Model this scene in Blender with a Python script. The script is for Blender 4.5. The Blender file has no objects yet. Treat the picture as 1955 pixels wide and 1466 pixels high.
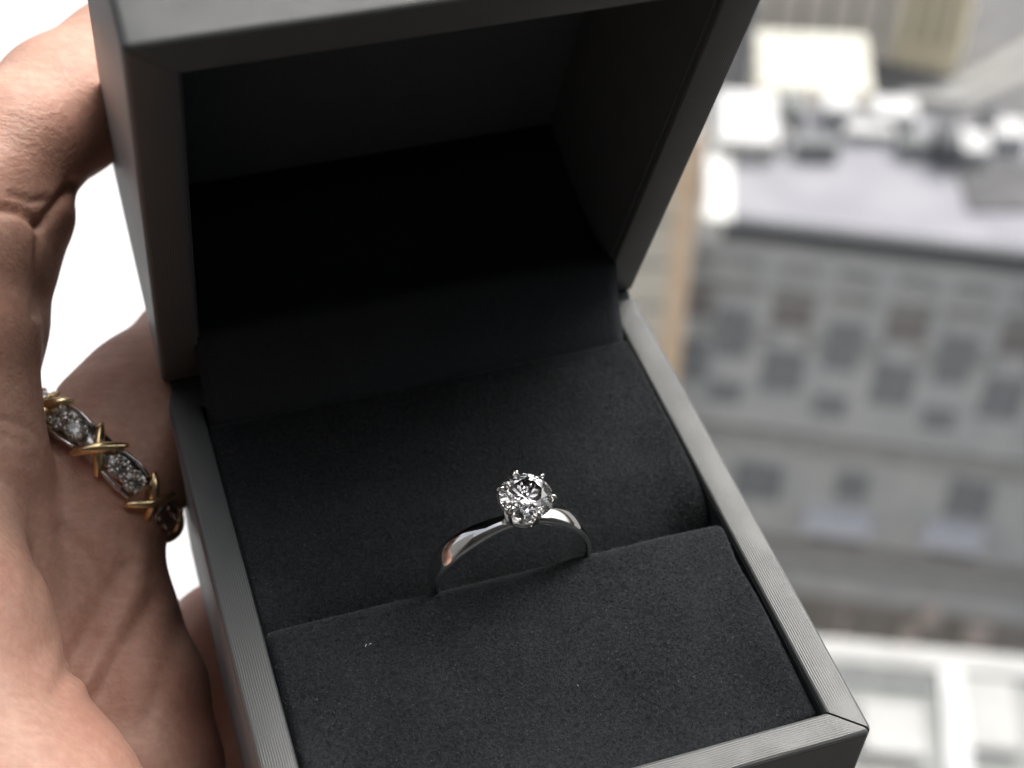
import bpy, bmesh, math, random
import numpy as np
from mathutils import Vector, Matrix
random.seed(7); rng = np.random.default_rng(7)
PI = math.pi
S = 0.01                                   # near things are modelled in centimetres
scene = bpy.context.scene
col = scene.collection

# ------------------------------------------------------------------ camera
PITCH = math.radians(46.5)
cam_d = bpy.data.cameras.new('camera'); cam = bpy.data.objects.new('camera', cam_d); col.objects.link(cam)
cam.location = (0, 0, 0); cam.rotation_euler = (PI/2 - PITCH, 0, 0)
FPX = 3034.77; CX, CY = 977.5, 733.0
cam_d.sensor_width = 36; cam_d.lens = 36*FPX/1955
cam_d.clip_start = 0.01; cam_d.clip_end = 2000
cam_d.dof.use_dof = True; cam_d.dof.focus_distance = 0.153; cam_d.dof.aperture_fstop = 24.5
scene.camera = cam
# camera axes (right, down, forward) in the world
CAMM = np.array([[1, 0, 0], [0, -math.sin(PITCH), math.cos(PITCH)], [0, -math.cos(PITCH), -math.sin(PITCH)]])

# ------------------------------------------------------------------ sky, sun, exposure
SUN_EL, SUN_AZ = math.radians(54), math.radians(42)       # azimuth east of the viewing direction
w = bpy.data.worlds.new('World'); scene.world = w; w.use_nodes = True
nt = w.node_tree; bg = nt.nodes['Background']
sky = nt.nodes.new('ShaderNodeTexSky'); sky.sky_type = 'NISHITA'; sky.sun_disc = False
sky.sun_elevation = SUN_EL; sky.sun_rotation = SUN_AZ; sky.air_density = 1.0; sky.dust_density = 6.0; sky.ozone_density = 1.0
hs = nt.nodes.new('ShaderNodeHueSaturation'); hs.inputs['Saturation'].default_value = 0.3
nt.links.new(sky.outputs[0], hs.inputs['Color']); nt.links.new(hs.outputs[0], bg.inputs[0]); bg.inputs[1].default_value = 0.13
sd = bpy.data.lights.new('sun', 'SUN'); sun = bpy.data.objects.new('sun', sd); col.objects.link(sun)
sd.energy = 1.2; sd.angle = math.radians(40); sd.color = (1.0, 0.96, 0.9)
sv = Vector((math.sin(SUN_AZ)*math.cos(SUN_EL), math.cos(SUN_AZ)*math.cos(SUN_EL), math.sin(SUN_EL)))
sun.rotation_euler = sv.to_track_quat('Z', 'Y').to_euler()
scene.view_settings.view_transform = 'Standard'; scene.view_settings.look = 'None'
scene.view_settings.exposure = 0.8; scene.view_settings.gamma = 1
scene.render.engine = 'CYCLES'
scene.cycles.max_bounces = 14; scene.cycles.transmission_bounces = 12; scene.cycles.glossy_bounces = 6; scene.cycles.diffuse_bounces = 4
scene.cycles.caustics_reflective = True; scene.cycles.caustics_refractive = True
scene.cycles.sample_clamp_indirect = 12; scene.cycles.use_denoising = True

# ------------------------------------------------------------------ helpers
def cam2w(c): return Vector(CAMM @ np.array(c, float))
def pcam(u, v, d): return np.array([(u-CX)/FPX*d, (v-CY)/FPX*d, d])       # a pixel at a depth in cm, camera axes, cm
def ray(u, v): return CAMM @ np.array([(u-CX)/FPX, (v-CY)/FPX, 1.0])
def onz(u, v, z):                                                          # where the sight line meets a level, m
    r = ray(u, v); return Vector(r*(z/r[2]))
def tag(o, label=None, cat=None, group=None, kind=None):
    if label: o['label'] = label
    if cat: o['category'] = cat
    if group: o['group'] = group
    if kind: o['kind'] = kind
    return o
def empty(name, mat=None, loc=None):
    o = bpy.data.objects.new(name, None); col.objects.link(o); o.empty_display_size = .01
    if mat is not None: o.matrix_world = mat
    if loc is not None: o.location = loc
    return o
def link(name, me, mat, parent=None, smooth=False, loc=None):
    o = bpy.data.objects.new(name, me); col.objects.link(o)
    if mat is not None and not me.materials: me.materials.append(mat)
    if parent is not None: o.parent = parent
    if loc is not None: o.location = loc
    if smooth:
        me.polygons.foreach_set('use_smooth', [True]*len(me.polygons))
    return o
def obj(name, bm, mat, parent=None, smooth=False, scale=1.0, loc=None, fix=True):
    if fix: bmesh.ops.recalc_face_normals(bm, faces=bm.faces)
    if scale != 1.0: bmesh.ops.scale(bm, vec=(scale,)*3, verts=bm.verts)
    me = bpy.data.meshes.new(name); bm.to_mesh(me); bm.free()
    return link(name, me, mat, parent, smooth, loc)
def add_box(bm, x0, x1, y0, y1, z0, z1, bev=0):
    vs = [bm.verts.new((x, y, z)) for z in (z0, z1) for y in (y0, y1) for x in (x0, x1)]
    fs = [bm.faces.new([vs[i] for i in q]) for q in ((0,2,3,1),(4,5,7,6),(0,1,5,4),(2,6,7,3),(0,4,6,2),(1,3,7,5))]
    if bev:
        es = set(e for f in fs for e in f.edges)
        bmesh.ops.bevel(bm, geom=list(es), offset=bev, segments=2, affect='EDGES', profile=.6)
def boxbm(*a, **k):
    bm = bmesh.new(); add_box(bm, *a, **k); return bm
def add_tube(bm, pts, rad, seg=10, flat=1.0, up=None, closed=False):
    pts = [Vector(p) for p in pts]; n = len(pts); rings = []
    for i, p in enumerate(pts):
        a = pts[(i-1) % n] if (closed or i) else p; b = pts[(i+1) % n] if (closed or i < n-1) else p
        t = (b-a).normalized()
        u = Vector(up) if up is not None else (Vector((0, 0, 1)) if abs(t.z) < .9 else Vector((1, 0, 0)))
        s = t.cross(u).normalized(); u2 = s.cross(t).normalized()
        r = rad[i] if hasattr(rad, '__len__') else rad
        rings.append([bm.verts.new(p + s*math.cos(2*PI*k/seg)*r + u2*math.sin(2*PI*k/seg)*r*flat) for k in range(seg)])
    m = n if closed else n-1
    for i in range(m):
        A, B = rings[i], rings[(i+1) % n]
        for k in range(seg): bm.faces.new((A[k], A[(k+1) % seg], B[(k+1) % seg], B[k]))
    if not closed: bm.faces.new(rings[0]); bm.faces.new(rings[-1][::-1])

# ------------------------------------------------------------------ materials
def newmat(name):
    m = bpy.data.materials.new(name); m.use_nodes = True
    return m, m.node_tree, m.node_tree.nodes['Principled BSDF']
def N(t, k, **kw):
    n = t.nodes.new(k)
    for a, b in kw.items():
        if a in n.inputs: n.inputs[a].default_value = b
        else: setattr(n, a, b)
    return n
def ramp(t, src, stops):
    r = t.nodes.new('ShaderNodeValToRGB'); e = r.color_ramp.elements
    e[0].position, e[0].color = stops[0][0], (*stops[0][1], 1); e[1].position, e[1].color = stops[-1][0], (*stops[-1][1], 1)
    for p, c in stops[1:-1]:
        q = e.new(p); q.color = (*c, 1)
    t.links.new(src, r.inputs[0]); return r.outputs[0]
def noisy(name, c0, c1, scale, rough=.7, detail=4, bump=0, bdist=.01, metal=0, coord='Object', stretch=None, p0=.35, p1=.65):
    m, t, b = newmat(name)
    tc = N(t, 'ShaderNodeTexCoord'); src = tc.outputs[coord]
    if stretch:
        mp = N(t, 'ShaderNodeMapping'); mp.inputs['Scale'].default_value = stretch; t.links.new(src, mp.inputs[0]); src = mp.outputs[0]
    n = N(t, 'ShaderNodeTexNoise', Scale=scale, Detail=detail); t.links.new(src, n.inputs['Vector'])
    t.links.new(ramp(t, n.outputs[0], [(p0, c0), (p1, c1)]), b.inputs['Base Color'])
    b.inputs['Roughness'].default_value = rough; b.inputs['Metallic'].default_value = metal; b.inputs['Specular IOR Level'].default_value = .12 if rough >= .7 else .4
    if bump:
        bp = N(t, 'ShaderNodeBump', Strength=bump, Distance=bdist); t.links.new(n.outputs[0], bp.inputs['Height']); t.links.new(bp.outputs[0], b.inputs['Normal'])
    return m
# ribbed satin paper that covers the box: UV.y runs across the ribs, in cm
def mk_wrap():
    m, t, b = newmat('ribbed_paper')
    uv = N(t, 'ShaderNodeUVMap'); sep = N(t, 'ShaderNodeSeparateXYZ'); t.links.new(uv.outputs[0], sep.inputs[0])
    wob = N(t, 'ShaderNodeTexNoise', Scale=1.2, Detail=1); t.links.new(uv.outputs[0], wob.inputs['Vector'])
    a = N(t, 'ShaderNodeMath', operation='MULTIPLY_ADD'); t.links.new(wob.outputs[0], a.inputs[0]); a.inputs[1].default_value = .03; t.links.new(sep.outputs[1], a.inputs[2])
    k = N(t, 'ShaderNodeMath', operation='MULTIPLY'); t.links.new(a.outputs[0], k.inputs[0]); k.inputs[1].default_value = 2*PI/.0235
    s = N(t, 'ShaderNodeMath', operation='SINE'); t.links.new(k.outputs[0], s.inputs[0])
    mp = N(t, 'ShaderNodeMapping'); mp.inputs['Scale'].default_value = (25, 120, 1); t.links.new(uv.outputs[0], mp.inputs[0])
    fn = N(t, 'ShaderNodeTexNoise', Scale=1.0, Detail=3, Roughness=.7); t.links.new(mp.outputs[0], fn.inputs['Vector'])
    big = N(t, 'ShaderNodeTexNoise', Scale=1.6, Detail=3); t.links.new(uv.outputs[0], big.inputs['Vector'])
    # rib strength varies over the sheet
    ms = N(t, 'ShaderNodeMapRange'); ms.inputs[1].default_value = .35; ms.inputs[2].default_value = .62; ms.inputs[3].default_value = .12; ms.inputs[4].default_value = 1.0; t.links.new(big.outputs[0], ms.inputs[0])
    sm = N(t, 'ShaderNodeMath', operation='MULTIPLY'); t.links.new(s.outputs[0], sm.inputs[0]); t.links.new(ms.outputs[0], sm.inputs[1])
    h = N(t, 'ShaderNodeMath', operation='MULTIPLY_ADD'); t.links.new(fn.outputs[0], h.inputs[0]); h.inputs[1].default_value = 1.6; t.links.new(sm.outputs[0], h.inputs[2])
    mr = N(t, 'ShaderNodeMapRange'); mr.inputs[1].default_value = -.6; mr.inputs[2].default_value = 2.0; t.links.new(h.outputs[0], mr.inputs[0])
    t.links.new(ramp(t, mr.outputs[0], [(0, (.043, .046, .046)), (.5, (.073, .077, .076)), (1, (.122, .127, .125))]), b.inputs['Base Color'])
    bp = N(t, 'ShaderNodeBump', Strength=.32, Distance=.00005); t.links.new(h.outputs[0], bp.inputs['Height']); t.links.new(bp.outputs[0], b.inputs['Normal'])
    b.inputs['Roughness'].default_value = .40; b.inputs['Specular IOR Level'].default_value = .65
    b.inputs['Sheen Weight'].default_value = .25; b.inputs['Sheen Roughness'].default_value = .4
    return m
WRAP = mk_wrap()
def mk_velvet(name, lo, hi, sheen, scale=2600):
    m, t, b = newmat(name)
    tc = N(t, 'ShaderNodeTexCoord')
    n = N(t, 'ShaderNodeTexNoise', Scale=scale, Detail=3, Roughness=.7); t.links.new(tc.outputs['Object'], n.inputs['Vector'])
    n2 = N(t, 'ShaderNodeTexNoise', Scale=120, Detail=4); t.links.new(tc.outputs['Object'], n2.inputs['Vector'])
    mx = N(t, 'ShaderNodeMath', operation='MULTIPLY_ADD'); t.links.new(n2.outputs[0], mx.inputs[0]); mx.inputs[1].default_value = .35; t.links.new(n.outputs[0], mx.inputs[2])
    t.links.new(ramp(t, mx.outputs[0], [(.45, lo), (.9, hi)]), b.inputs['Base Color'])
    bp = N(t, 'ShaderNodeBump', Strength=.7, Distance=.0002); t.links.new(n.outputs[0], bp.inputs['Height']); t.links.new(bp.outputs[0], b.inputs['Normal'])
    b.inputs['Roughness'].default_value = .95; b.inputs['Specular IOR Level'].default_value = .1
    b.inputs['Sheen Weight'].default_value = sheen; b.inputs['Sheen Roughness'].default_value = .35; b.inputs['Sheen Tint'].default_value = (.75, .8, .85, 1)
    return m
VELVET = mk_velvet('charcoal_velvet', (.010, .0105, .0115), (.031, .034, .037), .22)
LINING = mk_velvet('black_lining', (.033, .037, .041), (.050, .055, .060), .1, 3500)
def mk_fibre():
    m, t, b = newmat('velvet_fibre')
    g = N(t, 'ShaderNodeNewGeometry')
    t.links.new(ramp(t, g.outputs['Random Per Island'], [(0, (.012, .012, .014)), (.5, (.034, .036, .039)), (.85, (.085, .087, .088)), (1, (.15, .15, .145))]), b.inputs['Base Color'])
    b.inputs['Roughness'].default_value = .6; b.inputs['Specular IOR Level'].default_value = .3
    return m
FIBRE = mk_fibre()
LIDLIN = mk_velvet('lid_lining', (.10, .109, .114), (.135, .145, .15), .1, 3500)
def metal(name, c, r):
    m, t, b = newmat(name); b.inputs['Base Color'].default_value = (*c, 1); b.inputs['Metallic'].default_value = 1
    tc = N(t, 'ShaderNodeTexCoord'); n = N(t, 'ShaderNodeTexNoise', Scale=900, Detail=3); t.links.new(tc.outputs['Object'], n.inputs['Vector'])
    mr = N(t, 'ShaderNodeMapRange'); mr.inputs[3].default_value = r*.6; mr.inputs[4].default_value = r*1.6; t.links.new(n.outputs[0], mr.inputs[0]); t.links.new(mr.outputs[0], b.inputs['Roughness'])
    return m
PLAT = metal('polished_platinum', (.82, .82, .81), .06)
SILV = metal('worn_white_gold', (.60, .58, .56), .16)
GOLD = metal('yellow_gold', (.90, .68, .38), .18)
def mk_diamond(name='diamond', tint=(1, 1, 1), ior=2.417):
    m, t, b = newmat(name); t.nodes.remove(b)
    g = N(t, 'ShaderNodeBsdfGlass', IOR=ior, Roughness=0.0); g.inputs['Color'].default_value = (*tint, 1)
    t.links.new(g.outputs[0], t.nodes['Material Output'].inputs[0]); return m
DIAM = mk_diamond(); DIAM2 = mk_diamond('small_diamond', (.93, .92, .9))
def mk_skin():
    m, t, b = newmat('skin')
    tc = N(t, 'ShaderNodeTexCoord'); o = tc.outputs['Object']
    n1 = N(t, 'ShaderNodeTexNoise', Scale=75, Detail=4, Roughness=.6); t.links.new(o, n1.inputs['Vector'])
    n2 = N(t, 'ShaderNodeTexNoise', Scale=700, Detail=4, Roughness=.7); t.links.new(o, n2.inputs['Vector'])
    c1 = ramp(t, n1.outputs[0], [(.3, (.56, .30, .225)), (.52, (.60, .355, .27)), (.72, (.62, .40, .31))])
    c2 = ramp(t, n2.outputs[0], [(.35, (.93, .90, .89)), (.65, (1.04, 1.04, 1.04))])
    mx = N(t, 'ShaderNodeMix', data_type='RGBA', blend_type='MULTIPLY'); mx.inputs[0].default_value = 1
    t.links.new(c1, mx.inputs[6]); t.links.new(c2, mx.inputs[7])
    mpw = N(t, 'ShaderNodeMapping'); mpw.inputs['Rotation'].default_value = (0, math.radians(12), 0); mpw.inputs['Scale'].default_value = (260, 1300, 1600); t.links.new(o, mpw.inputs[0])
    wn = N(t, 'ShaderNodeTexNoise', Scale=1.0, Detail=3, Roughness=.6, Distortion=.25); t.links.new(mpw.outputs[0], wn.inputs['Vector'])
    m3 = N(t, 'ShaderNodeMix', data_type='RGBA', blend_type='MULTIPLY'); m3.inputs[0].default_value = 1; t.links.new(mx.outputs[2], m3.inputs[6])
    t.links.new(ramp(t, wn.outputs[0], [(.3, (.92, .89, .88)), (.55, (1, 1, 1)), (.7, (1.07, 1.07, 1.06))]), m3.inputs[7]); mx = m3
    # blood colour: the attribute 'blush' painted where the skin itself is redder
    at = N(t, 'ShaderNodeAttribute', attribute_name='blush')
    m2 = N(t, 'ShaderNodeMix', data_type='RGBA', blend_type='MIX'); t.links.new(at.outputs['Fac'], m2.inputs[0]); t.links.new(mx.outputs[2], m2.inputs[6]); m2.inputs[7].default_value = (.50, .22, .165, 1)
    t.links.new(m2.outputs[2], b.inputs['Base Color'])
    b.inputs['Roughness'].default_value = .5; b.inputs['Specular IOR Level'].default_value = .4
    b.inputs['Subsurface Weight'].default_value = .22; b.inputs['Subsurface Radius'].default_value = (1, .35, .2); b.inputs['Subsurface Scale'].default_value = .0025
    # ridges and wrinkles: stretched noise running across the fingers
    mp = N(t, 'ShaderNodeMapping'); mp.inputs['Rotation'].default_value = (0, math.radians(12), 0); mp.inputs['Scale'].default_value = (260, 1300, 1600); t.links.new(o, mp.inputs[0])
    dist = N(t, 'ShaderNodeTexNoise', Scale=1.0, Detail=3, Roughness=.6, Distortion=.25); t.links.new(mp.outputs[0], dist.inputs['Vector'])
    vo = N(t, 'ShaderNodeTexVoronoi', Scale=1500); vo.feature = 'DISTANCE_TO_EDGE'; t.links.new(o, vo.inputs['Vector'])
    b1 = N(t, 'ShaderNodeBump', Strength=1.0, Distance=.00026)
    wa = N(t, 'ShaderNodeAttribute', attribute_name='wrinkle'); t.links.new(wa.outputs['Fac'], b1.inputs['Strength']); t.links.new(dist.outputs[0], b1.inputs['Height'])
    b2 = N(t, 'ShaderNodeBump', Strength=.4, Distance=.00016); t.links.new(vo.outputs[0], b2.inputs['Height']); t.links.new(b1.outputs[0], b2.inputs['Normal'])
    t.links.new(b2.outputs[0], b.inputs['Normal'])
    return m
SKIN = mk_skin()

# ================================================================== the room the picture is taken from (out of frame; walls and ceiling set to shade box and hand)
plaster = noisy('room_plaster', (.21, .21, .205), (.25, .25, .245), 3, .9)
floorm = noisy('room_floor_boards', (.15, .14, .13), (.20, .19, .175), 2, .6, stretch=(1, 12, 1))
tag(obj('room_wall', boxbm(-2.5, 2.5, -2.2, -2.0, -1.5, 1.3), plaster), kind='structure')
tag(obj('room_floor', boxbm(-2.5, 2.5, -2.0, .35, -1.6, -1.5), floorm), kind='structure')
tag(obj('wall_under_window', boxbm(-2.5, 2.5, .35, .45, -1.6, -.85), plaster), kind='structure')
tag(obj('room_side_wall', boxbm(-1.6, -1.5, -2.2, .45, -1.6, 1.4), plaster), kind='structure')
tag(obj('room_side_wall', boxbm(2.5, 2.6, -2.2, .45, -1.6, 1.4), plaster), kind='structure')
tag(obj('room_ceiling', boxbm(-2.5, 2.5, -2.0, -.15, 1.3, 1.4), plaster), kind='structure')

# ================================================================== ring box
RB = np.array([[0.9481, 0.3148, 0.0443], [-0.1998, 0.6983, -0.6874], [0.2473, -0.6429, -0.7249]])   # columns: x, y (to the front), z (up) in camera axes
TB = np.array([-3.84634885, 0.05969898, 17.54679173])
W, D, HB = 5.6, 6.187, 2.8
DL, HL, DIN = 6.11, 3.0, 2.21
TH = 1.23556; LY = -.077
def rigid(cols, o):                        # columns in camera axes -> 4x4 world
    R = CAMM @ np.array(cols); q = CAMM @ np.array(o)*S
    m = Matrix(((*R[0], q[0]), (*R[1], q[1]), (*R[2], q[2]), (0, 0, 0, 1)))
    rot = m.to_3x3(); rot = rot.to_quaternion().to_matrix().to_4x4(); rot.translation = m.translation; return rot
ex, ey, ez = RB[:, 0], RB[:, 1], RB[:, 2]
ev = math.cos(TH)*ey + math.sin(TH)*ez; et = -math.sin(TH)*ey + math.cos(TH)*ez
M_BASE = rigid(np.stack([ex, -ey, ez], 1), TB)                 # local (x, -y, z)
M_LID = rigid(np.stack([ex, ev, -et], 1), TB + LY*ey)          # local (x, v, -t)
box = empty('ring_box', M_BASE)
tag(box, 'open dark grey ribbed paper ring box with charcoal velvet cushions, held in the hand', 'ring box')

def wall_piece(which, Wx, Dy, H, ws, r=.07, gap=(.004, .004), flip=1):
    """one mitred wall of an open box: x 0..Wx, y 0..Dy, rim at z=0, body down to -H. which: 0 front(y=Dy) 1 right 2 back(y=0) 3 left. ws: widths of the four walls"""
    L = (Wx, Dy, Wx, Dy)[which]; wd = ws[which]; wa = ws[(which-1) % 4]; wb = ws[(which+1) % 4]
    ri = .035
    prof = [(0, -H)]                                            # (inset, z) from the outer foot to the inner foot
    prof += [(0, -r)] + [(r*.8-r*.8*math.cos(a), -r+r*math.sin(a)) for a in np.linspace(0, PI/2, 7)[1:]]
    prof += [(wd*.5, .004), (wd-ri, 0)] + [(wd-ri+ri*math.sin(a), -ri+ri*math.cos(a)) for a in np.linspace(0, PI/2, 4)[1:]]
    prof += [(wd, -H)]
    arc = [0]
    for a, b_ in zip(prof, prof[1:]): arc.append(arc[-1] + math.hypot(b_[0]-a[0], b_[1]-a[1]))
    bm = bmesh.new(); uvl = bm.loops.layers.uv.new('UVMap')
    NA = 5
    def station_list():
        st = [('a', k) for k in range(NA)] + [('m', q) for q in np.linspace(0, 1, 26)[1:-1]] + [('b', k) for k in range(NA-1, -1, -1)]
        return st
    st = station_list(); grid = []
    rc = .075
    def pos(kind, k, o):
        """along-wall coordinate s and inset o' for profile inset o"""
        sa = o*wa/wd; sb = o*wb/wd                              # mitre line on each side
        if kind == 'm':
            s0, s1 = max(rc, sa), L-max(rc, sb); return s0+(s1-s0)*k, o
        ang = PI/4*(1-k/(NA-1))                                  # 45 deg at the mitre .. 0 at the start of the straight
        if o < rc:
            rr = rc-o; s = rc-rr*math.sin(ang); oo = rc-rr*math.cos(ang)
        else: s = None; oo = o
        if kind == 'a': return (s if s is not None else max(sa, rc*k/(NA-1) if sa < rc else sa)) + gap[0], oo
        s2 = s if s is not None else max(sb, 0)
        return L - s2 - gap[1], oo
    for kind, k in st:
        grid.append([(pos(kind, k, o), z, ar) for (o, z), ar in zip(prof, arc)])
    def place(s, o, z):
        if which == 0: return (s, Dy-o, z)
        if which == 1: return (Wx-o, Dy-s, z)
        if which == 2: return (Wx-s, o, z)
        return (o, s, z)
    V = []
    for row in grid:
        V.append([bm.verts.new(Vector(place(p[0], p[1], z))) for p, z, ar in row])
    for i in range(len(V)-1):
        for j in range(len(prof)-1):
            q = [(i, j), (i+1, j), (i+1, j+1), (i, j+1)]
            try: f = bm.faces.new([V[a][b_] for a, b_ in q])
            except ValueError: continue
            for lp, (a, b_) in zip(f.loops, q): lp[uvl].uv = (grid[a][b_][0][0] + which*7.3, grid[a][b_][2] + which*1.7)
    for e in (V[0], V[-1]):
        try: bm.faces.new(e)
        except ValueError: pass
    for i in range(len(V)-1):
        try: bm.faces.new([V[i][0], V[i+1][0], V[i+1][-1], V[i][-1]])
        except ValueError: pass
    bmesh.ops.dissolve_degenerate(bm, dist=.0005, edges=bm.edges)
    for v in bm.verts: v.co.y *= flip
    bmesh.ops.recalc_face_normals(bm, faces=bm.faces)
    return bm
def smooth_by_angle(o, a=35):
    o.data.polygons.foreach_set('use_smooth', [True]*len(o.data.polygons))
    try: o.data.set_sharp_from_angle(angle=math.radians(a))
    except Exception: pass
    return o
# base: tray with four mitred walls
wS, wF = .351, .3135
base = obj('base', boxbm(wS+.003, W-wS-.003, -D+wF+.003, -wS-.003, -HB+.004, -HB+.2), WRAP, box, scale=S)
for k in range(4):
    g = {0: (.004, .016), 1: (.016, .004)}.get(k, (.004, .004))
    smooth_by_angle(obj('wall', wall_piece(k, W, D, HB, (wF, wS, wS, wS), gap=g, flip=-1), WRAP, base, scale=S, fix=False))
def shade_board():  # added dark boards, standing for the shade in the gaps round the cushions
    bm = bmesh.new()
    add_box(bm, wS+.001, wS+.012, -D+wF+.003, -wS-.003, -2.5, -.055); add_box(bm, W-wS-.012, W-wS-.001, -D+wF+.003, -wS-.003, -2.5, -.055)
    add_box(bm, wS+.013, W-wS-.013, -D+wF+.001, -D+wF+.012, -2.5, -.055)
    return bm
obj('shade_board', shade_board(), LINING, base, scale=S)
# lid: local (x, v, -t); parented to the box through its own rigid matrix
lid = obj('lid', boxbm(.422, W-.422, .44, DL-.44, -HL+.004, -DIN-.04), WRAP, None, scale=S)
lid.parent = box; lid.matrix_parent_inverse = Matrix(); lid.matrix_local = M_BASE.inverted() @ M_LID
wl, wt = .419, .437
for k in range(4):
    smooth_by_angle(obj('wall', wall_piece(k, W, DL, HL, (wt, wl, .3, wl), flip=1), WRAP, lid, scale=S, fix=False))
# lid lining: five thin fabric covered boards
lin = .03
def lining():
    bm = bmesh.new(); z1 = -.07
    add_box(bm, wl+.002, wl+lin, .33, DL-wt-.002, -DIN, z1); add_box(bm, W-wl-lin, W-wl-.002, .33, DL-wt-.002, -DIN, z1)
    add_box(bm, wl+lin, W-wl-lin, DL-wt-lin, DL-wt-.002, -DIN, z1)
    add_box(bm, wl+.004, W-wl-.004, .33, DL-wt-.004, -DIN-.001, -DIN+.03)
    return bm
obj('lining', lining(), LIDLIN, lid, scale=S)
def sheet_from_profile(prof, x0, x1, th, n=40):
    """thin folded sheet: profile points (a,b) run across, extruded along x, given a thickness and rounded x edges"""
    bm = bmesh.new(); rows = []
    P = [Vector((0, a, b)) for a, b in prof]
    Nn = []
    for i in range(len(P)):
        t_ = (P[min(i+1, len(P)-1)]-P[max(i-1, 0)]).normalized(); Nn.append(Vector((0, -t_.z, t_.y)))
    xs = np.linspace(x0, x1, n)
    for sgn in (1, -1):
        rows.append([[bm.verts.new((x, p.y+nn.y*sgn*th/2*(1 if 0 < i < n-1 else .4), p.z+nn.z*sgn*th/2*(1 if 0 < i < n-1 else .4))) for i, x in enumerate(xs)] for p, nn in zip(P, Nn)])
    for g in rows:
        for j in range(len(g)-1):
            for i in range(n-1): bm.faces.new((g[j][i], g[j][i+1], g[j+1][i+1], g[j+1][i]))
    A, B = rows
    for j in range(len(P)-1):
        bm.faces.new((A[j][0], A[j+1][0], B[j+1][0], B[j][0])); bm.faces.new((A[j][-1], B[j][-1], B[j+1][-1], A[j+1][-1]))
    for i in range(n-1):
        bm.faces.new((A[0][i], B[0][i], B[0][i+1], A[0][i+1])); bm.faces.new((A[-1][i], A[-1][i+1], B[-1][i+1], B[-1][i]))
    return bm
# hinge flap: from behind the rear cushion up into the lid along its hinge side; (y, z) of the base
def lid_yz(v, t): return (LY + v*math.cos(TH) - t*math.sin(TH), v*math.sin(TH) + t*math.cos(TH))
fp = [(.70, -.9), (.69, -.5), (.68, -.2), (.63, -.05), (.52, .13), (.38, .33), (.26, .55), (.19, .74), (.13, .80), (.03, .80)] + [lid_yz(v, t_) for v, t_ in ((.66, .30), (.56, .6), (.50, 1.0), (.47, 1.6), (.46, 2.17))]
flap = obj('hinge_flap', sheet_from_profile([(-a, b_) for a, b_ in fp], .385, W-.385, .05), LINING, box, scale=S, smooth=True)
# cloth covered spine of the hinge
hb = bmesh.new(); add_tube(hb, [(x, .035, -.03) for x in np.linspace(.08, W-.08, 12)], .085, 14); obj('hinge', hb, LINING, box, smooth=True, scale=S)
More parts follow.
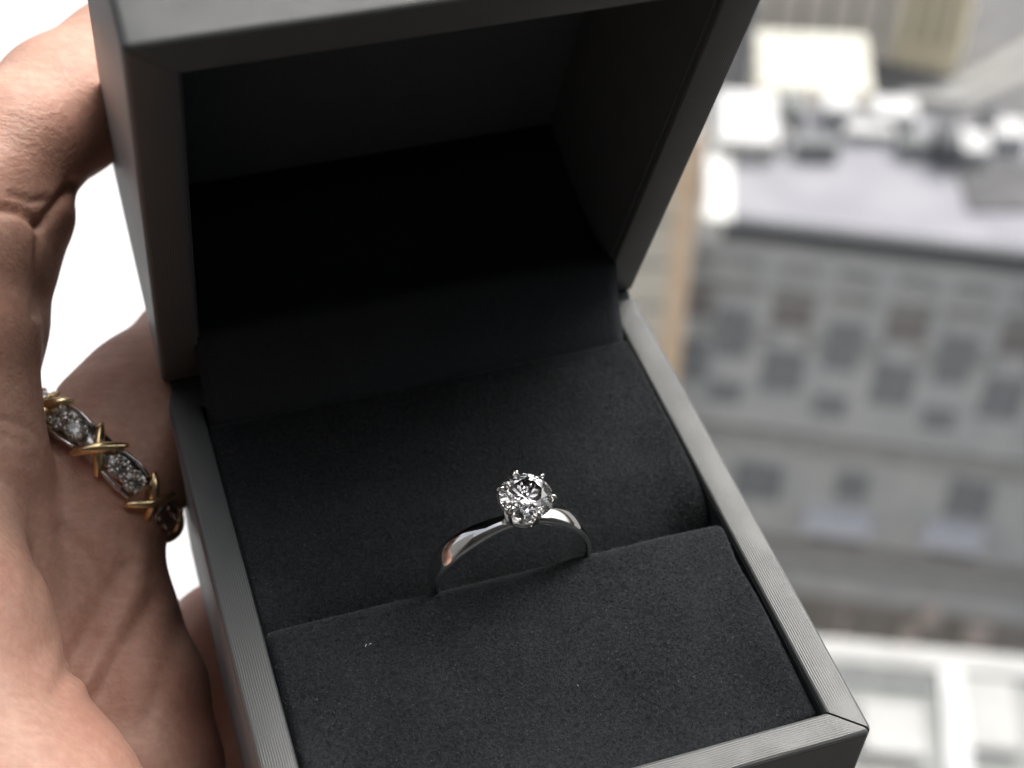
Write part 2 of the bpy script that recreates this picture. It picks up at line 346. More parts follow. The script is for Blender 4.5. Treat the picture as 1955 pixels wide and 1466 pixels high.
# cushions
def cushion(y0, y1, zf, x0, x1, e=.13, ny=90, nx=130):
    """zf(y) height of the middle; edges roll down"""
    X = np.linspace(x0, x1, nx); Y = np.linspace(y0, y1, ny)
    X = x0+(x1-x0)*(.5-.5*np.cos(np.linspace(0, PI, nx)))*.5 + (x1-x0)*np.linspace(0, 1, nx)*.5
    Y = y0+(y1-y0)*(.5-.5*np.cos(np.linspace(0, PI, ny)))*.5 + (y1-y0)*np.linspace(0, 1, ny)*.5
    return X, Y
def edge_drop(d, r):                                             # d distance to the edge, circular roll of radius r
    d = np.clip(d, 0, r); return r - np.sqrt(np.maximum(r*r-(r-d)**2, 0))
def make_cushion(y0, y1, zf, x0, x1, rx, ry0, ry1, seed, gp=None, lift=.0):
    X, Y = cushion(y0, y1, zf, x0, x1)
    gx, gy = np.meshgrid(X, Y)
    wob = .010*np.sin(gx*2.1+seed)*np.sin(gy*1.7+seed*2) + .004*np.sin(gx*6.3+seed*3)*np.sin(gy*5.1)
    lf = lambda a, b_: -zf(b_)*lift*(np.exp(-((x1-a)/.30)**2)+np.exp(-((a-x0)/.30)**2))
    z = zf(gy) + lf(gx, gy) + wob - edge_drop(gx-x0, rx) - edge_drop(x1-gx, rx) - edge_drop(gy-y0, ry0) - edge_drop(y1-gy, ry1)
    ny, nx = gx.shape
    wx = (lambda a, b_: a - (gp(b_)*(a-x0)/(x1-x0) if gp else 0))
    v = np.stack([wx(gx, gy), -gy, z], -1).reshape(-1, 3)
    faces = [(j*nx+i, (j+1)*nx+i, (j+1)*nx+i+1, j*nx+i+1) for j in range(ny-1) for i in range(nx-1)]
    # skirt down to the floor of the tray
    per = [i for i in range(nx)] + [j*nx+nx-1 for j in range(1, ny)] + [(ny-1)*nx+i for i in range(nx-2, -1, -1)] + [j*nx for j in range(ny-2, 0, -1)]
    n0 = len(v); sk = v[per].copy(); sk[:, 2] = -2.55; v = np.concatenate([v, sk])
    m = len(per); faces += [(per[k], per[(k+1) % m], n0+(k+1) % m, n0+k) for k in range(m)]
    faces.append(tuple(range(n0, n0+m)))
    me = bpy.data.meshes.new('cushion'); me.from_pydata((v*S).tolist(), [], faces)
    bm = bmesh.new(); bm.from_mesh(me); bmesh.ops.recalc_face_normals(bm, faces=bm.faces); bm.to_mesh(me); bm.free()
    o = link('cushion', me, VELVET, box, smooth=True)
    # fibres standing on it
    nf = 34000
    fx = rng.uniform(x0, x1, nf); fy = rng.uniform(y0, y1, nf)
    def Z(a, b_): return zf(b_) + lf(a, b_) + .010*np.sin(a*2.1+seed)*np.sin(b_*1.7+seed*2) + .004*np.sin(a*6.3+seed*3)*np.sin(b_*5.1) - edge_drop(a-x0, rx) - edge_drop(x1-a, rx) - edge_drop(b_-y0, ry0) - edge_drop(y1-b_, ry1)
    fz = Z(fx, fy); h = .003
    dzx = (Z(fx+h, fy)-Z(fx-h, fy))/(2*h); dzy = (Z(fx, fy+h)-Z(fx, fy-h))/(2*h)
    nn = np.stack([-dzx, dzy, np.ones(nf)], 1); nn /= np.linalg.norm(nn, axis=1)[:, None]
    p = np.stack([wx(fx, fy), -fy, fz], 1)
    d = nn*.8 + rng.normal(0, .75, (nf, 3)); d /= np.linalg.norm(d, axis=1)[:, None]
    sgn = np.sign((d*nn).sum(1)); d *= sgn[:, None]
    ln = rng.uniform(.014, .036, nf)[:, None]; side = np.cross(d, rng.normal(0, 1, (nf, 3))); side /= np.linalg.norm(side, axis=1)[:, None]
    wdt = rng.uniform(.0014, .0028, nf)[:, None]
    a = p - side*wdt; b2 = p + side*wdt; c = p + d*ln
    vv = np.stack([a, b2, c], 1).reshape(-1, 3)*S
    mf = bpy.data.meshes.new('fibres'); mf.from_pydata(vv.tolist(), [], np.arange(nf*3).reshape(-1, 3).tolist())
    fo = link('fibres', mf, FIBRE, o); fo['kind'] = 'stuff'
    return o
sm = lambda a, b_, x: np.clip((x-a)/(b_-a), 0, 1)**2*(3-2*np.clip((x-a)/(b_-a), 0, 1))
cr = make_cushion(.66, 3.34, lambda y: -.02 - .05*sm(.8, 2.4, y) - .02*sm(1.9, 2.6, y) - .34*sm(2.4, 3.40, y), wS+.010, W-wS+.003, .05, .05, .46, 1.0, lift=.75)
cf = make_cushion(3.40, 5.86, lambda y: .015 - .05*sm(3.6, 4.8, y) - .22*sm(4.1, 5.9, y), wS+.03, W-wS-.004, .09, .20, .14, 2.4, gp=lambda y: .05*np.exp(-((y-4.0)/.38)**2) + .012*np.exp(-((y-4.8)/.6)**2), lift=.5)
# lint specks on the cushions
lint = bmesh.new()
for (x, y, z, a, l) in ((1.26, 3.93, .03, .9, .03), (1.30, 3.92, .03, .2, .025), (3.1, 4.9, -.04, 2.2, .015)):
    add_tube(lint, [(x, -y, z), (x+l*.5*math.cos(a), -y+l*.5*math.sin(a), z+.014), (x+l*math.cos(a), -y+l*math.sin(a), z+.004)], [.003, .005, .002], 6)
tag(obj('lint', lint, noisy('white_lint', (.7, .7, .66), (.8, .8, .78), 500), scale=S), kind='stuff').matrix_world = M_BASE

# ================================================================== brilliant cut stone
def brilliant(r, girdle=.05):
    bm = bmesh.new(); ca, pa = math.tan(math.radians(34.5)), math.tan(math.radians(40.8))
    P = []
    for k in range(8):
        a = k*PI/4; b_ = a+PI/8
        P.append((.56*math.cos(a), .56*math.sin(a), girdle+(1-.56)*ca))
        rs = .76; P.append((rs*math.cos(b_), rs*math.sin(b_), girdle+(1-rs*math.cos(PI/8))*ca))
        rl = .24; P.append((rl*math.cos(b_), rl*math.sin(b_), -(1-rl*math.cos(PI/8))*pa))
    for k in range(32):
        a = k*PI/16; zz = .012*math.cos(8*a)
        P.append((math.cos(a), math.sin(a), girdle-.01+max(0, zz))); P.append((math.cos(a), math.sin(a), .01-max(0, zz)))
    P.append((0, 0, -pa))
    for p in P: bm.verts.new(Vector(p)*r)
    g = bmesh.ops.convex_hull(bm, input=bm.verts)
    bmesh.ops.delete(bm, geom=[v for v in bm.verts if not v.link_faces], context='VERTS')
    bmesh.ops.dissolve_limit(bm, angle_limit=math.radians(.6), verts=bm.verts, edges=bm.edges)
    return bm

# ================================================================== solitaire ring standing in the slot
TAU = math.radians(7)                       # leans a little to the viewer
ring_c = np.array([2.915, 3.36, .045])
def frame_ring():
    u = math.sin(TAU)*ey + math.cos(TAU)*ez; rl = math.radians(3)
    x2 = math.cos(rl)*ex - math.sin(rl)*u; u2 = math.sin(rl)*ex + math.cos(rl)*u
    n = np.cross(u2, x2)
    return rigid(np.stack([x2, n, u2], 1), TB + RB @ ring_c)
M_RING = frame_ring()
sol = empty('solitaire_ring', M_RING)
tag(sol, 'polished white metal engagement ring with one round diamond, standing in the cushion slot', 'ring')
RO = .85
def shank():
    bm = bmesh.new(); n = 96; rings = []
    for i in range(n):
        a = 2*PI*i/n; top = max(0, math.sin(a))            # a = 90 deg at the head
        hw = .125 + .02*(1-top) - .05*top**6; th = .052 + .016*top
        cr_ = []
        for k in range(16):
            b_ = 2*PI*k/16; cc, ss = math.cos(b_), math.sin(b_)
            y = hw*math.copysign(abs(ss)**.8, ss)
            rad = RO-th + th*math.copysign(abs(cc)**.8, cc)*(1.0 if cc > 0 else .55)
            cr_.append(bm.verts.new((rad*math.cos(a), y, rad*math.sin(a))))
        rings.append(cr_)
    for i in range(n):
        A, B = rings[i], rings[(i+1) % n]
        for k in range(16): bm.faces.new((A[k], A[(k+1) % 16], B[(k+1) % 16], B[k]))
    return bm
obj('shank', shank(), PLAT, sol, smooth=True, scale=S)
RD = .262; ZG = 1.185                       # stone radius, girdle height above the ring centre
st = obj('diamond', brilliant(RD), DIAM, sol, scale=S, loc=(0, 0, ZG*S), fix=True)
bmh = bmesh.new()
add_tube(bmh, [(.155*math.cos(a), .155*math.sin(a), RO+.06) for a in np.linspace(0, 2*PI, 40)[:-1]], .028, 10, closed=True, up=(0, 0, 1))
obj('gallery', bmh, PLAT, sol, smooth=True, scale=S)
bmh = bmesh.new()
add_tube(bmh, [(.06*math.cos(a), .06*math.sin(a), RO-.01) for a in np.linspace(0, 2*PI, 24)[:-1]], .05, 10, closed=True, up=(0, 0, 1))
obj('head_base', bmh, PLAT, sol, smooth=True, scale=S)
for k in range(6):
    a = PI/6 + k*PI/3 + .12; c, s_ = math.cos(a), math.sin(a)
    path = [(.06, RO-.03), (.13, RO+.02), (.185, RO+.10), (.235, RO+.20), (.268, ZG-.01), (.275, ZG+.04), (.258, ZG+.075), (.225, ZG+.095)]
    rad = [.026, .026, .026, .025, .024, .025, .024, .010]
    bp_ = bmesh.new(); add_tube(bp_, [(r_*c, r_*s_, z) for r_, z in path], rad, 10, up=(-s_, c, 0))
    obj('prong', bp_, PLAT, sol, smooth=True, scale=S)

# ================================================================== hand
def chain(pts): return [(np.array(pcam(u, v, d)), r*d/FPX) for u, v, d, r in pts]
cones = []
def add_chain(pts):
    c = chain(pts)
    for a, b_ in zip(c, c[1:]): cones.append((a[0], a[1], b_[0], b_[1]))
GROUPS = []
def group(*chs):
    n0 = len(cones)
    for c in chs: add_chain(c)
    GROUPS.append(cones[n0:])
# finger A: up along the left edge, bent at the joint, tip behind the lid
group([(20, 1180, 16.8, 150), (-40, 900, 16.4, 128), (-58, 640, 16.4, 124), (-52, 480, 16.6, 132), (-48, 385, 16.9, 138)],
      [(-15, 380, 17.0, 118), (22, 408, 17.1, 110), (8, 500, 17.0, 94), (-10, 620, 16.9, 92), (-30, 740, 16.9, 98)],
      [(-48, 380, 16.9, 138), (30, 280, 17.3, 132), (120, 205, 17.9, 130), (235, 120, 18.6, 118), (300, 80, 19.2, 100)])
# finger B: the one that wears the ring
group([(80, 1250, 17.6, 150), (140, 1060, 17.5, 160), (200, 905, 17.7, 150), (246, 838, 18.1, 158), (292, 778, 18.5, 146), (400, 690, 19.6, 146), (520, 610, 20.8, 135)])
# palm edge
group([(110, 1120, 17.4, 150), (186, 1190, 17.4, 150), (232, 1330, 17.2, 158), (250, 1480, 17.0, 170), (250, 1700, 16.8, 185)],
      [(20, 1150, 17.2, 170), (80, 1350, 17.0, 190), (120, 1600, 16.8, 220)])
# finger C, below, behind the box
group([(300, 1420, 19.0, 150), (390, 1310, 19.4, 150), (450, 1260, 20.0, 150), (560, 1210, 20.8, 140)],
      [(330, 1620, 19.0, 160), (400, 1480, 19.6, 160), (560, 1450, 21.0, 150)])
# ball of the thumb and wrist
group([(-115, 1050, 15.7, 165), (-125, 1220, 15.1, 222), (-100, 1370, 14.9, 225), (20, 1570, 14.7, 250), (160, 1800, 14.8, 260)],
      [(-260, 1250, 15.8, 220), (-200, 1600, 15.4, 300), (-60, 1950, 15.6, 330)])
group([(40, 1600, 18.2, 250), (-20, 1850, 17.8, 330), (-80, 2250, 17.4, 380), (-150, 2800, 17.2, 380)])
KS = [.22, .24, .32, .15, .13, .3]
def sd_cone(p, a, ra, b_, rb):
    ab = b_-a; h = np.clip(((p-a)@ab)/(ab@ab), 0, 1); q = a + h[:, None]*ab
    return np.linalg.norm(p-q, axis=1) - (ra+(rb-ra)*h)
def smin(d1, d2, k):
    h = np.clip(.5+.5*(d2-d1)/k, 0, 1); return d2*(1-h)+d1*h-k*h*(1-h)
def sdf(p):
    out = None
    for g, k in zip(GROUPS, KS):
        d = None
        for c in g:
            e = sd_cone(p, *c); d = e if d is None else smin(d, e, .18)
        out = d if out is None else smin(out, d, k*.9)
    return out
def grad(p, h=.01):
    g = np.zeros_like(p)
    for i in range(3):
        e = np.zeros(3); e[i] = h; g[:, i] = (sdf(p+e)-sdf(p-e))/(2*h)
    return g/np.maximum(np.linalg.norm(g, axis=1)[:, None], 1e-6)
def build_hand():
    bm = bmesh.new()
    for a, ra, b_, rb in cones:
        n = max(2, int(np.linalg.norm(b_-a)/.35))
        for i in range(n+1):
            t_ = i/n; m = Matrix.Translation(Vector(a+(b_-a)*t_))
            bmesh.ops.create_icosphere(bm, subdivisions=3, radius=ra+(rb-ra)*t_, matrix=m)
    me = bpy.data.meshes.new('tmp'); bm.to_mesh(me); bm.free()
    o = bpy.data.objects.new('tmp', me); col.objects.link(o)
    md = o.modifiers.new('r', 'REMESH'); md.mode = 'VOXEL'; md.voxel_size = .085; md.use_smooth_shade = True
    dg = bpy.context.evaluated_depsgraph_get(); dg.update(); m2 = bpy.data.meshes.new_from_object(o.evaluated_get(dg))
    bpy.data.objects.remove(o); bpy.data.meshes.remove(me)
    def getv(m): v = np.empty(len(m.vertices)*3); m.vertices.foreach_get('co', v); return v.reshape(-1, 3)
    def relax(v, m, it=1):
        ed = np.empty(len(m.edges)*2, int); m.edges.foreach_get('vertices', ed); ed = ed.reshape(-1, 2)
        cnt = np.bincount(ed.ravel(), minlength=len(v))[:, None]
        for _ in range(it):
            acc = np.zeros_like(v); np.add.at(acc, ed[:, 0], v[ed[:, 1]]); np.add.at(acc, ed[:, 1], v[ed[:, 0]])
            v = v*.4 + .6*acc/np.maximum(cnt, 1)
        return v
    v = getv(m2)
    for _ in range(4): v = relax(v, m2); v = v - grad(v)*sdf(v)[:, None]
    m2.vertices.foreach_set('co', v.ravel())
    bm = bmesh.new(); bm.from_mesh(m2); bmesh.ops.subdivide_edges(bm, edges=bm.edges, cuts=1, use_grid_fill=True); bm.to_mesh(m2); bm.free()
    v = getv(m2)
    for _ in range(2): v = relax(v, m2); v = v - grad(v)*sdf(v)[:, None]
    nrm = grad(v)
    px = np.stack([CX+FPX*v[:, 0]/v[:, 2], CY+FPX*v[:, 1]/v[:, 2]], 1)
    disp = np.zeros(len(v)); front = (-(nrm*v).sum(1)/np.linalg.norm(v, axis=1) > -.1)
    def crease(pts, amp, sig, dmax=99, dmin=0):
        nonlocal disp
        P_ = np.array(pts, float); best = np.full(len(v), 1e9)
        for a, b_ in zip(P_, P_[1:]):
            ab = b_-a; h = np.clip(((px-a)@ab)/(ab@ab), 0, 1); best = np.minimum(best, np.linalg.norm(px-a-h[:, None]*ab, axis=1))
        disp = disp + np.where(front & (v[:, 2] < dmax) & (v[:, 2] > dmin), amp*np.exp(-(best/sig)**2), 0)
    for c in CREASES: crease(*c)
    # broad lumps so that the flesh is not a set of tubes
    disp = disp + .018*np.sin(v[:, 0]*2.3+1)*np.sin(v[:, 1]*1.9+.5)*np.sin(v[:, 2]*1.7) + .007*np.sin(v[:, 0]*5.1+v[:, 1]*2)*np.sin(v[:, 1]*4.3)
    v = v + nrm*disp[:, None]
    bl = np.zeros(len(v))
    for (u0, v0, su, sv_, amt) in BLUSH: bl = np.maximum(bl, amt*np.exp(-((px[:, 0]-u0)/su)**2-((px[:, 1]-v0)/sv_)**2)*front)
    vw = (CAMM @ v.T).T*S
    m2.vertices.foreach_set('co', vw.ravel()); m2.name = 'hand'
    at = m2.attributes.new('blush', 'FLOAT', 'POINT'); at.data.foreach_set('value', bl)
    wr = np.full(len(v), .22)
    for (u0, v0, su, sv_, amt) in WRINK: wr = np.maximum(wr, amt*np.exp(-((px[:, 0]-u0)/su)**2-((px[:, 1]-v0)/sv_)**2))
    at = m2.attributes.new('wrinkle', 'FLOAT', 'POINT'); at.data.foreach_set('value', wr)
    m2.materials.clear(); bm = bmesh.new(); bm.from_mesh(m2); bmesh.ops.recalc_face_normals(bm, faces=bm.faces); bm.to_mesh(m2); bm.free()
    return link('hand', m2, SKIN, smooth=True)
CREASES = [
    ([(-20, 395), (40, 402), (78, 428), (100, 400), (140, 350)], -.07, 11),          # fold of the bent joint
    ([(20, 372), (60, 385), (90, 380)], -.03, 7),
    ([(78, 428), (74, 520), (70, 600)], -.045, 8),
    ([(60, 880), (68, 960), (72, 1040), (70, 1170)], -.022, 18),
    ([(100, 930), (125, 1000), (120, 1120), (80, 1250)], -.022, 22),
    ([(265, 1060), (255, 1130), (215, 1200), (165, 1300)], .06, 24),                  # tendon ridge
    ([(240, 1080), (200, 1150), (150, 1240), (110, 1320)], -.04, 18),
    ([(290, 1150), (240, 1230), (190, 1320)], -.04, 16),
    ([(350, 1180), (330, 1240), (300, 1330), (260, 1400)], -.025, 20),
    ([(120, 1010), (170, 1060), (200, 1120)], -.03, 14), ([(0, 1150), (40, 1230), (90, 1330), (160, 1440)], -.02, 26),
    ([(0, 800), (40, 812), (62, 830)], -.02, 7), ([(0, 830), (50, 850)], -.015, 6),
]
BLUSH = [(165, 1375, 70, 80, .38), (60, 1290, 80, 60, .2), (230, 1440, 60, 40, .3), (170, 300, 60, 60, .35), (250, 650, 60, 90, .3), (420, 1400, 70, 120, .8), (380, 1150, 60, 60, .5)]
WRINK = [(60, 220, 150, 130, .95), (40, 400, 80, 50, .6), (230, 680, 70, 60, .6), (300, 1080, 40, 70, .6), (30, 820, 60, 60, .4)]
hand = build_hand()
tag(hand, 'left hand with bent fingers gripping the ring box from behind', 'hand')

# ================================================================== diamond and gold ring worn on the finger
cB = pcam(190, 894, 17.72); aB = np.array([.655*.94, -.755*.94, .34]); aB /= np.linalg.norm(aB)
nB = np.array([0, 0, -1.]); nB -= aB*(nB@aB); nB /= np.linalg.norm(nB); bB = np.cross(aB, nB)    # near side, round the finger
worn = empty('finger_ring', rigid(np.stack([nB, bB, aB], 1), cB))
tag(worn, 'two tone ring with gold crosses between pairs of small diamonds, worn on a finger', 'ring')
R1 = .94
def cyl(phi, r, z): return (r*math.cos(phi), r*math.sin(phi), z)
bmh = bmesh.new(); n = 96; prof = [(R1-.02, -.15), (R1+.035, -.17), (R1+.05, 0), (R1+.035, .17), (R1-.02, .15), (R1-.035, 0)]
rr = [[bmh.verts.new(cyl(2*PI*i/n, r_, z)) for r_, z in prof] for i in range(n)]
for i in range(n):
    for k in range(6): bmh.faces.new((rr[i][k], rr[(i+1) % n][k], rr[(i+1) % n][(k+1) % 6], rr[i][(k+1) % 6]))
obj('band', bmh, SILV, worn, smooth=True, scale=S)
_m = {}
def shared(name, mk, mat, parent, rot, loc=(0, 0, 0), smooth=True):
    if name not in _m: _m[name] = obj(name, mk(), mat, parent, smooth=smooth, scale=S); o = _m[name]
    else: o = _m[name].copy(); col.objects.link(o); o.parent = parent
    o.rotation_euler = rot; o.location = Vector(loc)*S; return o
def cross_bm():
    bm = bmesh.new()
    for s in (1, -1):
        pts = []; rad = []
        for q in np.linspace(-1, 1, 15):
            ph = s*q*math.radians(10.5) + .02; z = q*.235
            pts.append(cyl(ph, R1+.135+(.03 if s > 0 else 0)-.085*q*q, z)); rad.append(.028+.034*(1-abs(q)**2.2))
        add_tube(bm, pts, rad, 10)
    return bm
def rail_bm():
    bm = bmesh.new()
    for s in (1, -1):
        pts = [cyl(a, R1+.085, s*.175*(1-.12*abs(a)/.2)) for a in np.linspace(-.20, .20, 11)]; add_tube(bm, pts, .026, 8)
    for a in (-.105, .105):
        for rr_, hh in ((.10, .11), (.06, .07)): add_tube(bm, [Vector(cyl(a, R1+hh-.02, 0)) + Vector((-math.sin(a), math.cos(a), 0))*rr_*math.cos(q) + Vector((0, 0, 1))*rr_*math.sin(q) for q in np.linspace(0, 2*PI, 17)[:-1]], .018, 6, closed=True, up=Vector((math.cos(a), math.sin(a), 0)))
        c = Vector(cyl(a, R1+.115, 0)); u = Vector((math.cos(a), math.sin(a), 0)); t_ = Vector((-math.sin(a), math.cos(a), 0))
        add_tube(bm, [c + t_*.115*math.cos(q) + Vector((0, 0, 1))*.115*math.sin(q) for q in np.linspace(0, 2*PI, 25)[:-1]], .014, 6, closed=True, up=u)
    return bm
def ball_bm():
    bm = bmesh.new(); bmesh.ops.create_icosphere(bm, subdivisions=2, radius=.026); return bm
gem = None
for k in range(8):
    ph = math.radians(-45+45*k)
    shared('gold_cross', cross_bm, GOLD, worn, (0, 0, ph))
    pp = ph+math.radians(22.5)
    link_ = shared('channel', rail_bm, SILV, worn, (0, 0, pp))
    for s in (-1, 1):
        a = s*.105
        g = shared('small_diamond', lambda: brilliant(.118), DIAM2, link_, (0, PI/2, a), cyl(a, R1+.135, 0), smooth=False)
        g.rotation_euler = (Matrix.Rotation(a, 3, 'Z') @ Matrix.Rotation(PI/2, 3, 'Y')).to_euler()
        for q in (PI/4, 3*PI/4, 5*PI/4, 7*PI/4):
            shared('prong_bead', ball_bm, SILV, link_, (0, 0, 0), cyl(a+.105*math.cos(q), R1+.165, .105*math.sin(q)))

# ================================================================== the city far below (metres)
asph = noisy('asphalt', (.15, .15, .155), (.20, .20, .20), .5, .85)
pave_a = noisy('pale_paving', (.31, .31, .30), (.38, .375, .36), .6, .9)
pave_b = noisy('brown_paving', (.21, .19, .17), (.28, .255, .23), .5, .9)
pave_c = noisy('beige_paving', (.27, .265, .25), (.33, .32, .30), .4, .9)
conc = noisy('grey_render', (.45, .455, .46), (.53, .53, .525), .35, .85)
roofw = noisy('white_roof_membrane', (.60, .60, .60), (.70, .70, .69), .3, .8)
palew = noisy('pale_parapet', (.42, .42, .405), (.50, .50, .485), .3, .8)
roofg = noisy('pale_grey_roof', (.30, .30, .325), (.36, .36, .385), .25, .8)
roofd = noisy('grey_gravel_roof', (.12, .12, .125), (.17, .17, .17), .4, .9)
beige = noisy('beige_stone', (.62, .58, .50), (.70, .66, .58), .3, .85)
orange = noisy('ochre_brick', (.74, .55, .38), (.80, .63, .47), .6, .85)
yellow = noisy('yellow_stone', (.80, .71, .50), (.86, .78, .58), .3, .85)
white = noisy('white_paint', (.70, .70, .68), (.78, .78, .76), 1, .6)
dark = noisy('dark_metal', (.055, .06, .068), (.08, .086, .095), 2, .5)
mgrey = noisy('mid_grey_paint', (.16, .17, .17), (.22, .23, .23), 1, .6)
glassm = noisy('window_glass', (.20, .21, .225), (.25, .26, .27), 1, .4)
glassb = noisy('brown_blind', (.20, .18, .175), (.25, .23, .22), 1, .3)
green = noisy('green_hedge', (.12, .14, .125), (.16, .18, .16), 2, .9)
GZ = -125.0
g_ = bmesh.new(); add_box(g_, -900, 900, -300, 1500, GZ-1, GZ); tag(obj('ground', g_, asph), kind='structure')

def building(name, A, B, z0, z1, depth, mwall, mroof, label, group=None):
    """front wall from A to B (ground plan), going back by depth"""
    A = Vector((A.x, A.y, 0)); B = Vector((B.x, B.y, 0)); L = (B-A).length; ang = math.atan2(B.y-A.y, B.x-A.x)
    r = empty(name); r.location = (A.x, A.y, z0); r.rotation_euler = (0, 0, ang); tag(r, label, 'building', group)
    H = z1-z0
    wall = obj('wall', boxbm(0, L, 0, depth, 0, H), mwall, r)
    roof = obj('roof', boxbm(.25, L-.25, .25, depth-.25, H, H+.12), mroof, r)
    return r, L, H
def window(parent, x, z, w_, h, mat, frame=conc, y=0.0):
    f = bmesh.new(); t_ = .14
    for a in ((x-w_/2-t_, x+w_/2+t_, z-t_, z), (x-w_/2-t_, x+w_/2+t_, z+h, z+h+t_), (x-w_/2-t_, x-w_/2, z, z+h), (x+w_/2, x+w_/2+t_, z, z+h), (x-.04, x+.04, z, z+h)):
        add_box(f, a[0], a[1], y-.16, y-.003, a[2], a[3])
    fo = obj('window', f, frame, parent)
    obj('pane', boxbm(x-w_/2, x+w_/2, y-.06, y-.002, z, z+h), mat, fo)
    return fo

# long grey building across the right of the picture
A = onz(1338, 410, -70); B = onz(2500, 543, -70); A.z = B.z = 0
r, L, H = building('office_building', A, B, GZ, -70, 13.5, conc, roofg, 'long grey building with rows of dark windows, a pale roof and a dark cornice')
obj('cornice', boxbm(1.6, L, -.5, .25, H-1.35, H+.12), dark, r)
obj('ledge', boxbm(.2, L, -.35, -.003, H-1.9, H-1.5), pave_a, r)
def lx(u): return (u-1338)/28.2
cols = [(1430, 'a'), (1540, 'b'), (1650, 'a'), (1765, 'b'), (1872, 'a'), (1985, 'b'), (2095, 'a'), (1345, 'b')]
for u, k in cols:
    x = lx(u)
    if k == 'a':
        window(r, x, H-13.0, 2.5, 4.9, glassm)
        window(r, x, H-18.0, 2.4, 2.4, glassm)
    else:
        window(r, x, H-9.5, 2.8, 2.7, glassb)
        window(r, x, H-16.0, 2.9, 4.4, glassm)
    obj('lintel', boxbm(x-1.2, x+1.2, -.45, -.003, H-4.1, H-3.5), pave_a, r)
    obj('sill', boxbm(x-1.5, x+1.5, -.4, -.003, H-6.3, H-5.8), pave_c, r)
    obj('lintel', boxbm(x+1.0, x+2.7, -.4, -.003, H-10.8, H-10.2), pave_a, r)
obj('pale_panel', boxbm(0, 1.5, -.5, 0-.003, H-1.6, H+.5), white, r)
def onfacade(u, v):                                             # local x and height on the front wall
    d = ray(u, v); L2 = (B.x-A.x, B.y-A.y)
    det = d[0]*(-L2[1]) + L2[0]*d[1]; t_ = (A.x*(-L2[1]) + L2[0]*A.y)/det
    k = (d[1]*A.x - d[0]*A.y)/(-d[1]*L2[0] + d[0]*L2[1])
    return k*math.hypot(*L2), t_*d[2]-GZ
def panel(name, u0, u1, v0, v1, mat, d=.35):
    um = (u0+u1)/2; a = onfacade(u0, v1); b_ = onfacade(u1, v0); za = onfacade(um, v1)[1]; zb = onfacade(um, v0)[1]
    return obj(name, boxbm(a[0], b_[0], -d, -.003, za, zb, bev=.03), mat, r)
def wpanel(u0, u1, v0, v1, mat):
    um = (u0+u1)/2; a = onfacade(u0, v1)[0]; b_ = onfacade(u1, v0)[0]; za = onfacade(um, v1)[1]; zb = onfacade(um, v0)[1]
    window(r, (a+b_)/2, za, b_-a, zb-za, mat)
def ledge(v0, v1, mat, d, x1=None):                                # a band along the whole front, given where it passes u = 1650
    za = onfacade(1650, v1)[1]; zb = onfacade(1650, v0)[1]; obj('ledge', boxbm(.1, L-.1, -d, -.003, za, zb), mat, r)
taupe = noisy('taupe_plinth', (.26, .24, .215), (.33, .305, .28), .5, .9)
pinkw = noisy('pink_awning', (.55, .47, .43), (.62, .54, .50), 1, .8)
bluew = noisy('pale_blue_awning', (.55, .57, .64), (.62, .64, .70), 1, .7)
ledge(842, 870, pave_a, .5); ledge(1045, 1062, pave_c, .35); ledge(1082, 1096, pave_a, .3); ledge(1150, 1420, taupe, .25)
for q in ((1395, 1500, 880, 952), (1590, 1665, 900, 955), (1795, 1905, 915, 990), (1985, 2080, 930, 1000)): wpanel(*q, glassm)
for q in ((1530, 1668, 972, 1008), (1755, 1882, 998, 1034)):
    panel('awning', *q, bluew, 1.1); wpanel(q[0]+10, q[1]-10, q[3]+6, q[3]+32, glassb)
for q in ((1590, 1618, 1168, 1228), (1708, 1757, 1185, 1236), (1752, 1798, 1155, 1186), (1835, 1896, 1188, 1222)): panel('awning', *q, pinkw, .7)
for q in ((1632, 1690, 1190, 1240), (1800, 1830, 1180, 1230), (1905, 1960, 1200, 1240)): wpanel(*q, glassb)
def on_roof(u, v, z): return onz(u, v, z)
def unit(name, u, v, sx, sy, sz, mat, label, cat, zb=-69.88, rz=-.09, top=None):
    p = onz(u, v, zb+sz*.6); o = empty(name); o.location = (p.x, p.y, zb); o.rotation_euler = (0, 0, rz); tag(o, label, cat, 'units on the long pale roof' if cat == 'roof unit' else None)
    obj('casing', boxbm(-sx/2, sx/2, -sy/2, sy/2, 0, sz*.92, bev=.06), mat, o)
    obj('top_panel', boxbm(-sx/2+.1, sx/2-.1, -sy/2+.1, sy/2-.1, sz*.92-.01, sz), top or mat, o)
    g = bmesh.new()
    for i in range(5): add_box(g, -sx/2+.15, sx/2-.15, -sy/2-.05, -sy/2-.003, sz*(.15+.14*i), sz*(.22+.14*i))
    obj('grille', g, mgrey, o)
    return o
unit('stair_tower', 1425, 235, 4.2, 6, 1.6, white, 'white rooftop stair tower at the left end of the long pale roof', 'stair tower', top=roofw)
unit('parapet_block', 1372, 350, 1.7, 8, .5, white, 'white parapet block at the left front corner of the long roof', 'parapet')
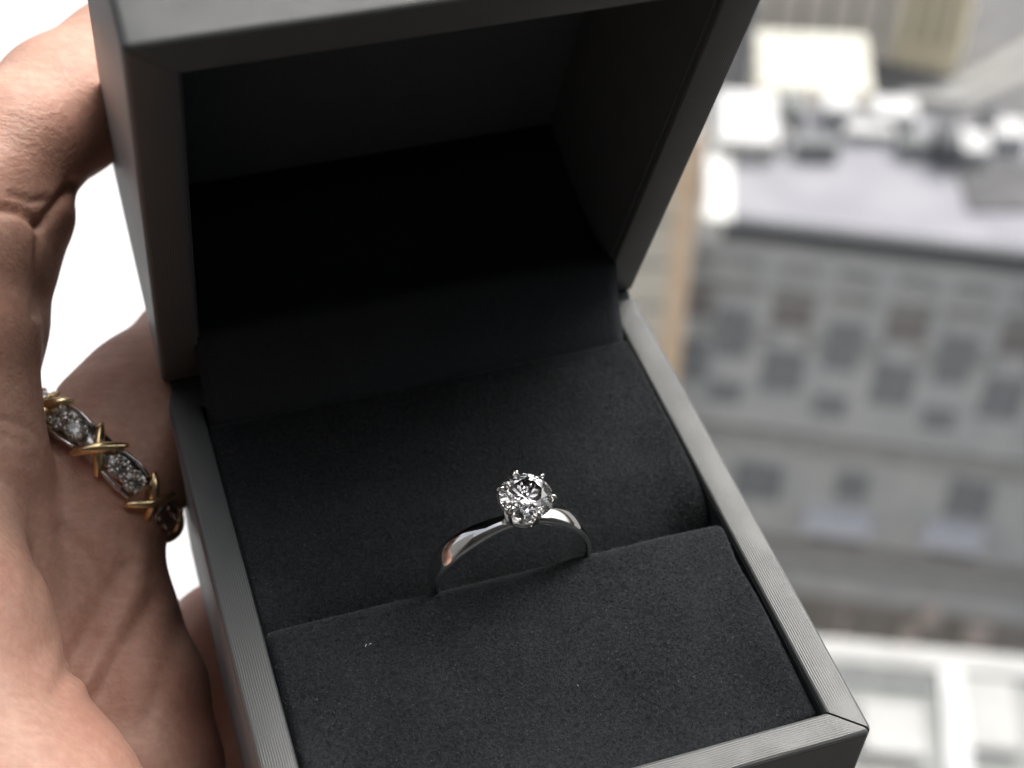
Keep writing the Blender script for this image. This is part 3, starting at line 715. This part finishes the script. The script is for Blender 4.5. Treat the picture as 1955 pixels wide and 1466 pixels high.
for i, (u, v, sx, sy, sz, mt, lb) in enumerate([
    (1512, 205, 1.6, 2.6, 1.6, mgrey, 'small dark grey rooftop unit beside the white stair tower'),
    (1600, 205, 2.4, 2.2, 1.6, roofw, 'bright white rooftop unit right of the dark one'),
    (1705, 215, 3.2, 2.4, 1.5, roofw, 'wide white rooftop unit near the middle of the roof'),
    (1560, 278, 3.0, 1.3, 1.4, mgrey, 'low dark rooftop duct in front of the white units'),
    (1660, 250, 3.4, 1.4, .9, roofw, 'long low white rooftop duct'),
    (1745, 275, 2.2, 1.5, 1.2, mgrey, 'dark grey box on the roof beside the long duct'),
    (1810, 265, 1.6, 3.4, 2.2, dark, 'tall dark rooftop chimney block'),
    (1855, 280, 2.2, 2.4, 1.5, roofw, 'white domed looking unit right of the dark chimney block'),
    (1890, 225, 1.0, 2.2, 1.8, dark, 'narrow dark post on the right part of the roof'),
    (1925, 255, 2.4, 2.2, 1.5, roofw, 'cream white rooftop unit at the right edge of the picture'),
    (1780, 190, 4.4, 1.2, .7, pave_a, 'flat pale duct along the back of the roof'),
    (1480, 255, 1.8, 1.6, 1.2, pave_a, 'pale grey box in front of the stair tower')]):
    unit('rooftop_unit', u, v, sx, sy, sz, mt, lb, 'roof unit')
p = onz(1900, 352, -69.9); o = tag(obj('roof_terrace', boxbm(-3.6, 4, -3, 2.4, 0, .12), roofd, loc=(p.x+1.2, p.y, -69.8)), 'dark grey gravel patch at the right end of the long pale roof', 'roof patch')

# beige tower in front of it on the left, with an ochre corner
P0 = onz(1345, 262, -62)
A = Vector((P0.x-11, P0.y+.4, 0)); B = Vector((P0.x, P0.y, 0))
r, L, H = building('beige_tower', A, B, GZ, -62, 5, beige, pave_a, 'beige stone building with an ochre corner strip, just right of the ring box')
obj('corner_strip', boxbm(L-1.5, L+.02, -.12, -.003, 6, H), orange, r)
for i in range(6): obj('string_course', boxbm(0, L-1.5, -.1, -.003, H-3-i*4, H-2.7-i*4), pave_c, r)

# big white roof behind the fingers
A = onz(-900, 1330, -45); B = onz(800, 1330, -45)
r, L, H = building('white_building', A, B, GZ, -45, 75, white, roofw, 'large building with a bright white flat roof, seen between the fingers at the left')
obj('roof_edge', boxbm(0, L, -.1, .4, H, H+.5), white, r)

# buildings at the top right
A = onz(1440, 90, GZ); B = onz(1700, 118, GZ)
r, L, H = building('stone_building', A, B, GZ, -62, 12, noisy('taupe_stone', (.72, .67, .59), (.80, .74, .66), .3, .9), roofd, 'taupe stone building behind the cream roof at the top of the picture')
for i in range(5): window(r, L*(.12+.19*i), 3, .7, 9, pave_c, beige)
A = onz(1700, 118, GZ); B = onz(1822, 142, GZ)
r, L, H = building('yellow_building', A, B, GZ, -58, 12, yellow, roofd, 'yellow stone building with pale vertical ribs at the top of the picture')
for i in range(4): obj('rib', boxbm(L*(.08+.25*i), L*(.16+.25*i), -.5, -.003, 0, H), noisy('cream_stone', (.82, .75, .56), (.87, .8, .62), .4, .8), r)
for i in range(3): window(r, L*(.24+.25*i), 4, .6, 8, pave_c, yellow)
A = onz(1448, 168, -84); B = onz(1668, 178, -84)
r, L, H = building('low_cream_building', A, B, GZ, -84, 9, beige, noisy('cream_roof', (.62, .62, .54), (.70, .70, .62), .3, .8), 'low building with a bright cream roof behind the stair tower')
# lane markings on the far street
for i, (u0, v0, u1, v1, lb) in enumerate([(1800, 178, 2010, 60, 'upper long pale lane line on the street at the top right'), (1840, 190, 2010, 110, 'lower long pale lane line on the street at the top right')]):
    a = onz(u0, v0, GZ); b_ = onz(u1, v1, GZ); d = (b_-a); l = d.length
    o = obj('lane_line', boxbm(0, l, -.9, .9, .004, .02), pave_a); o.location = a; o.rotation_euler = (0, 0, math.atan2(d.y, d.x)); tag(o, kind='structure')

# low white building at the bottom right
A = onz(1480, 1560, -83); B = onz(2100, 1625, -83); Fp = onz(1560, 1238, -83)
dp = (Vector((Fp.x, Fp.y, 0))-Vector((A.x, A.y, 0))).length
r, L, H = building('low_white_building', A, B, GZ, -83, dp, white, noisy('light_roof', (.26, .27, .26), (.33, .34, .33), .3, .8), 'low building with white parapets and a skylight at the bottom right')
obj('parapet', boxbm(0, L, dp-1.3, dp+.2, H+.1, H+.6), palew, r)
obj('parapet', boxbm(L*.545, L*.545+1.4, .2, dp-1.31, H+.1, H+.6), roofw, r)
sk = obj('skylight', boxbm(L*.27, L*.27+3.8, dp*.36, dp*.36+3.6, H+.1, H+.9, bev=.15), palew, r)
obj('skylight', boxbm(L*.62, L*.62+3.0, dp*.45, dp*.45+5, H+.1, H+.7, bev=.15), palew, r)
obj('duct', boxbm(L*.10, L*.52, dp-2.7, dp-2.2, H+.1, H+.5), mgrey, r)
obj('duct', boxbm(L*.10, L*.5, dp*.22, dp*.22+.8, H+.1, H+.6), pave_c, r)
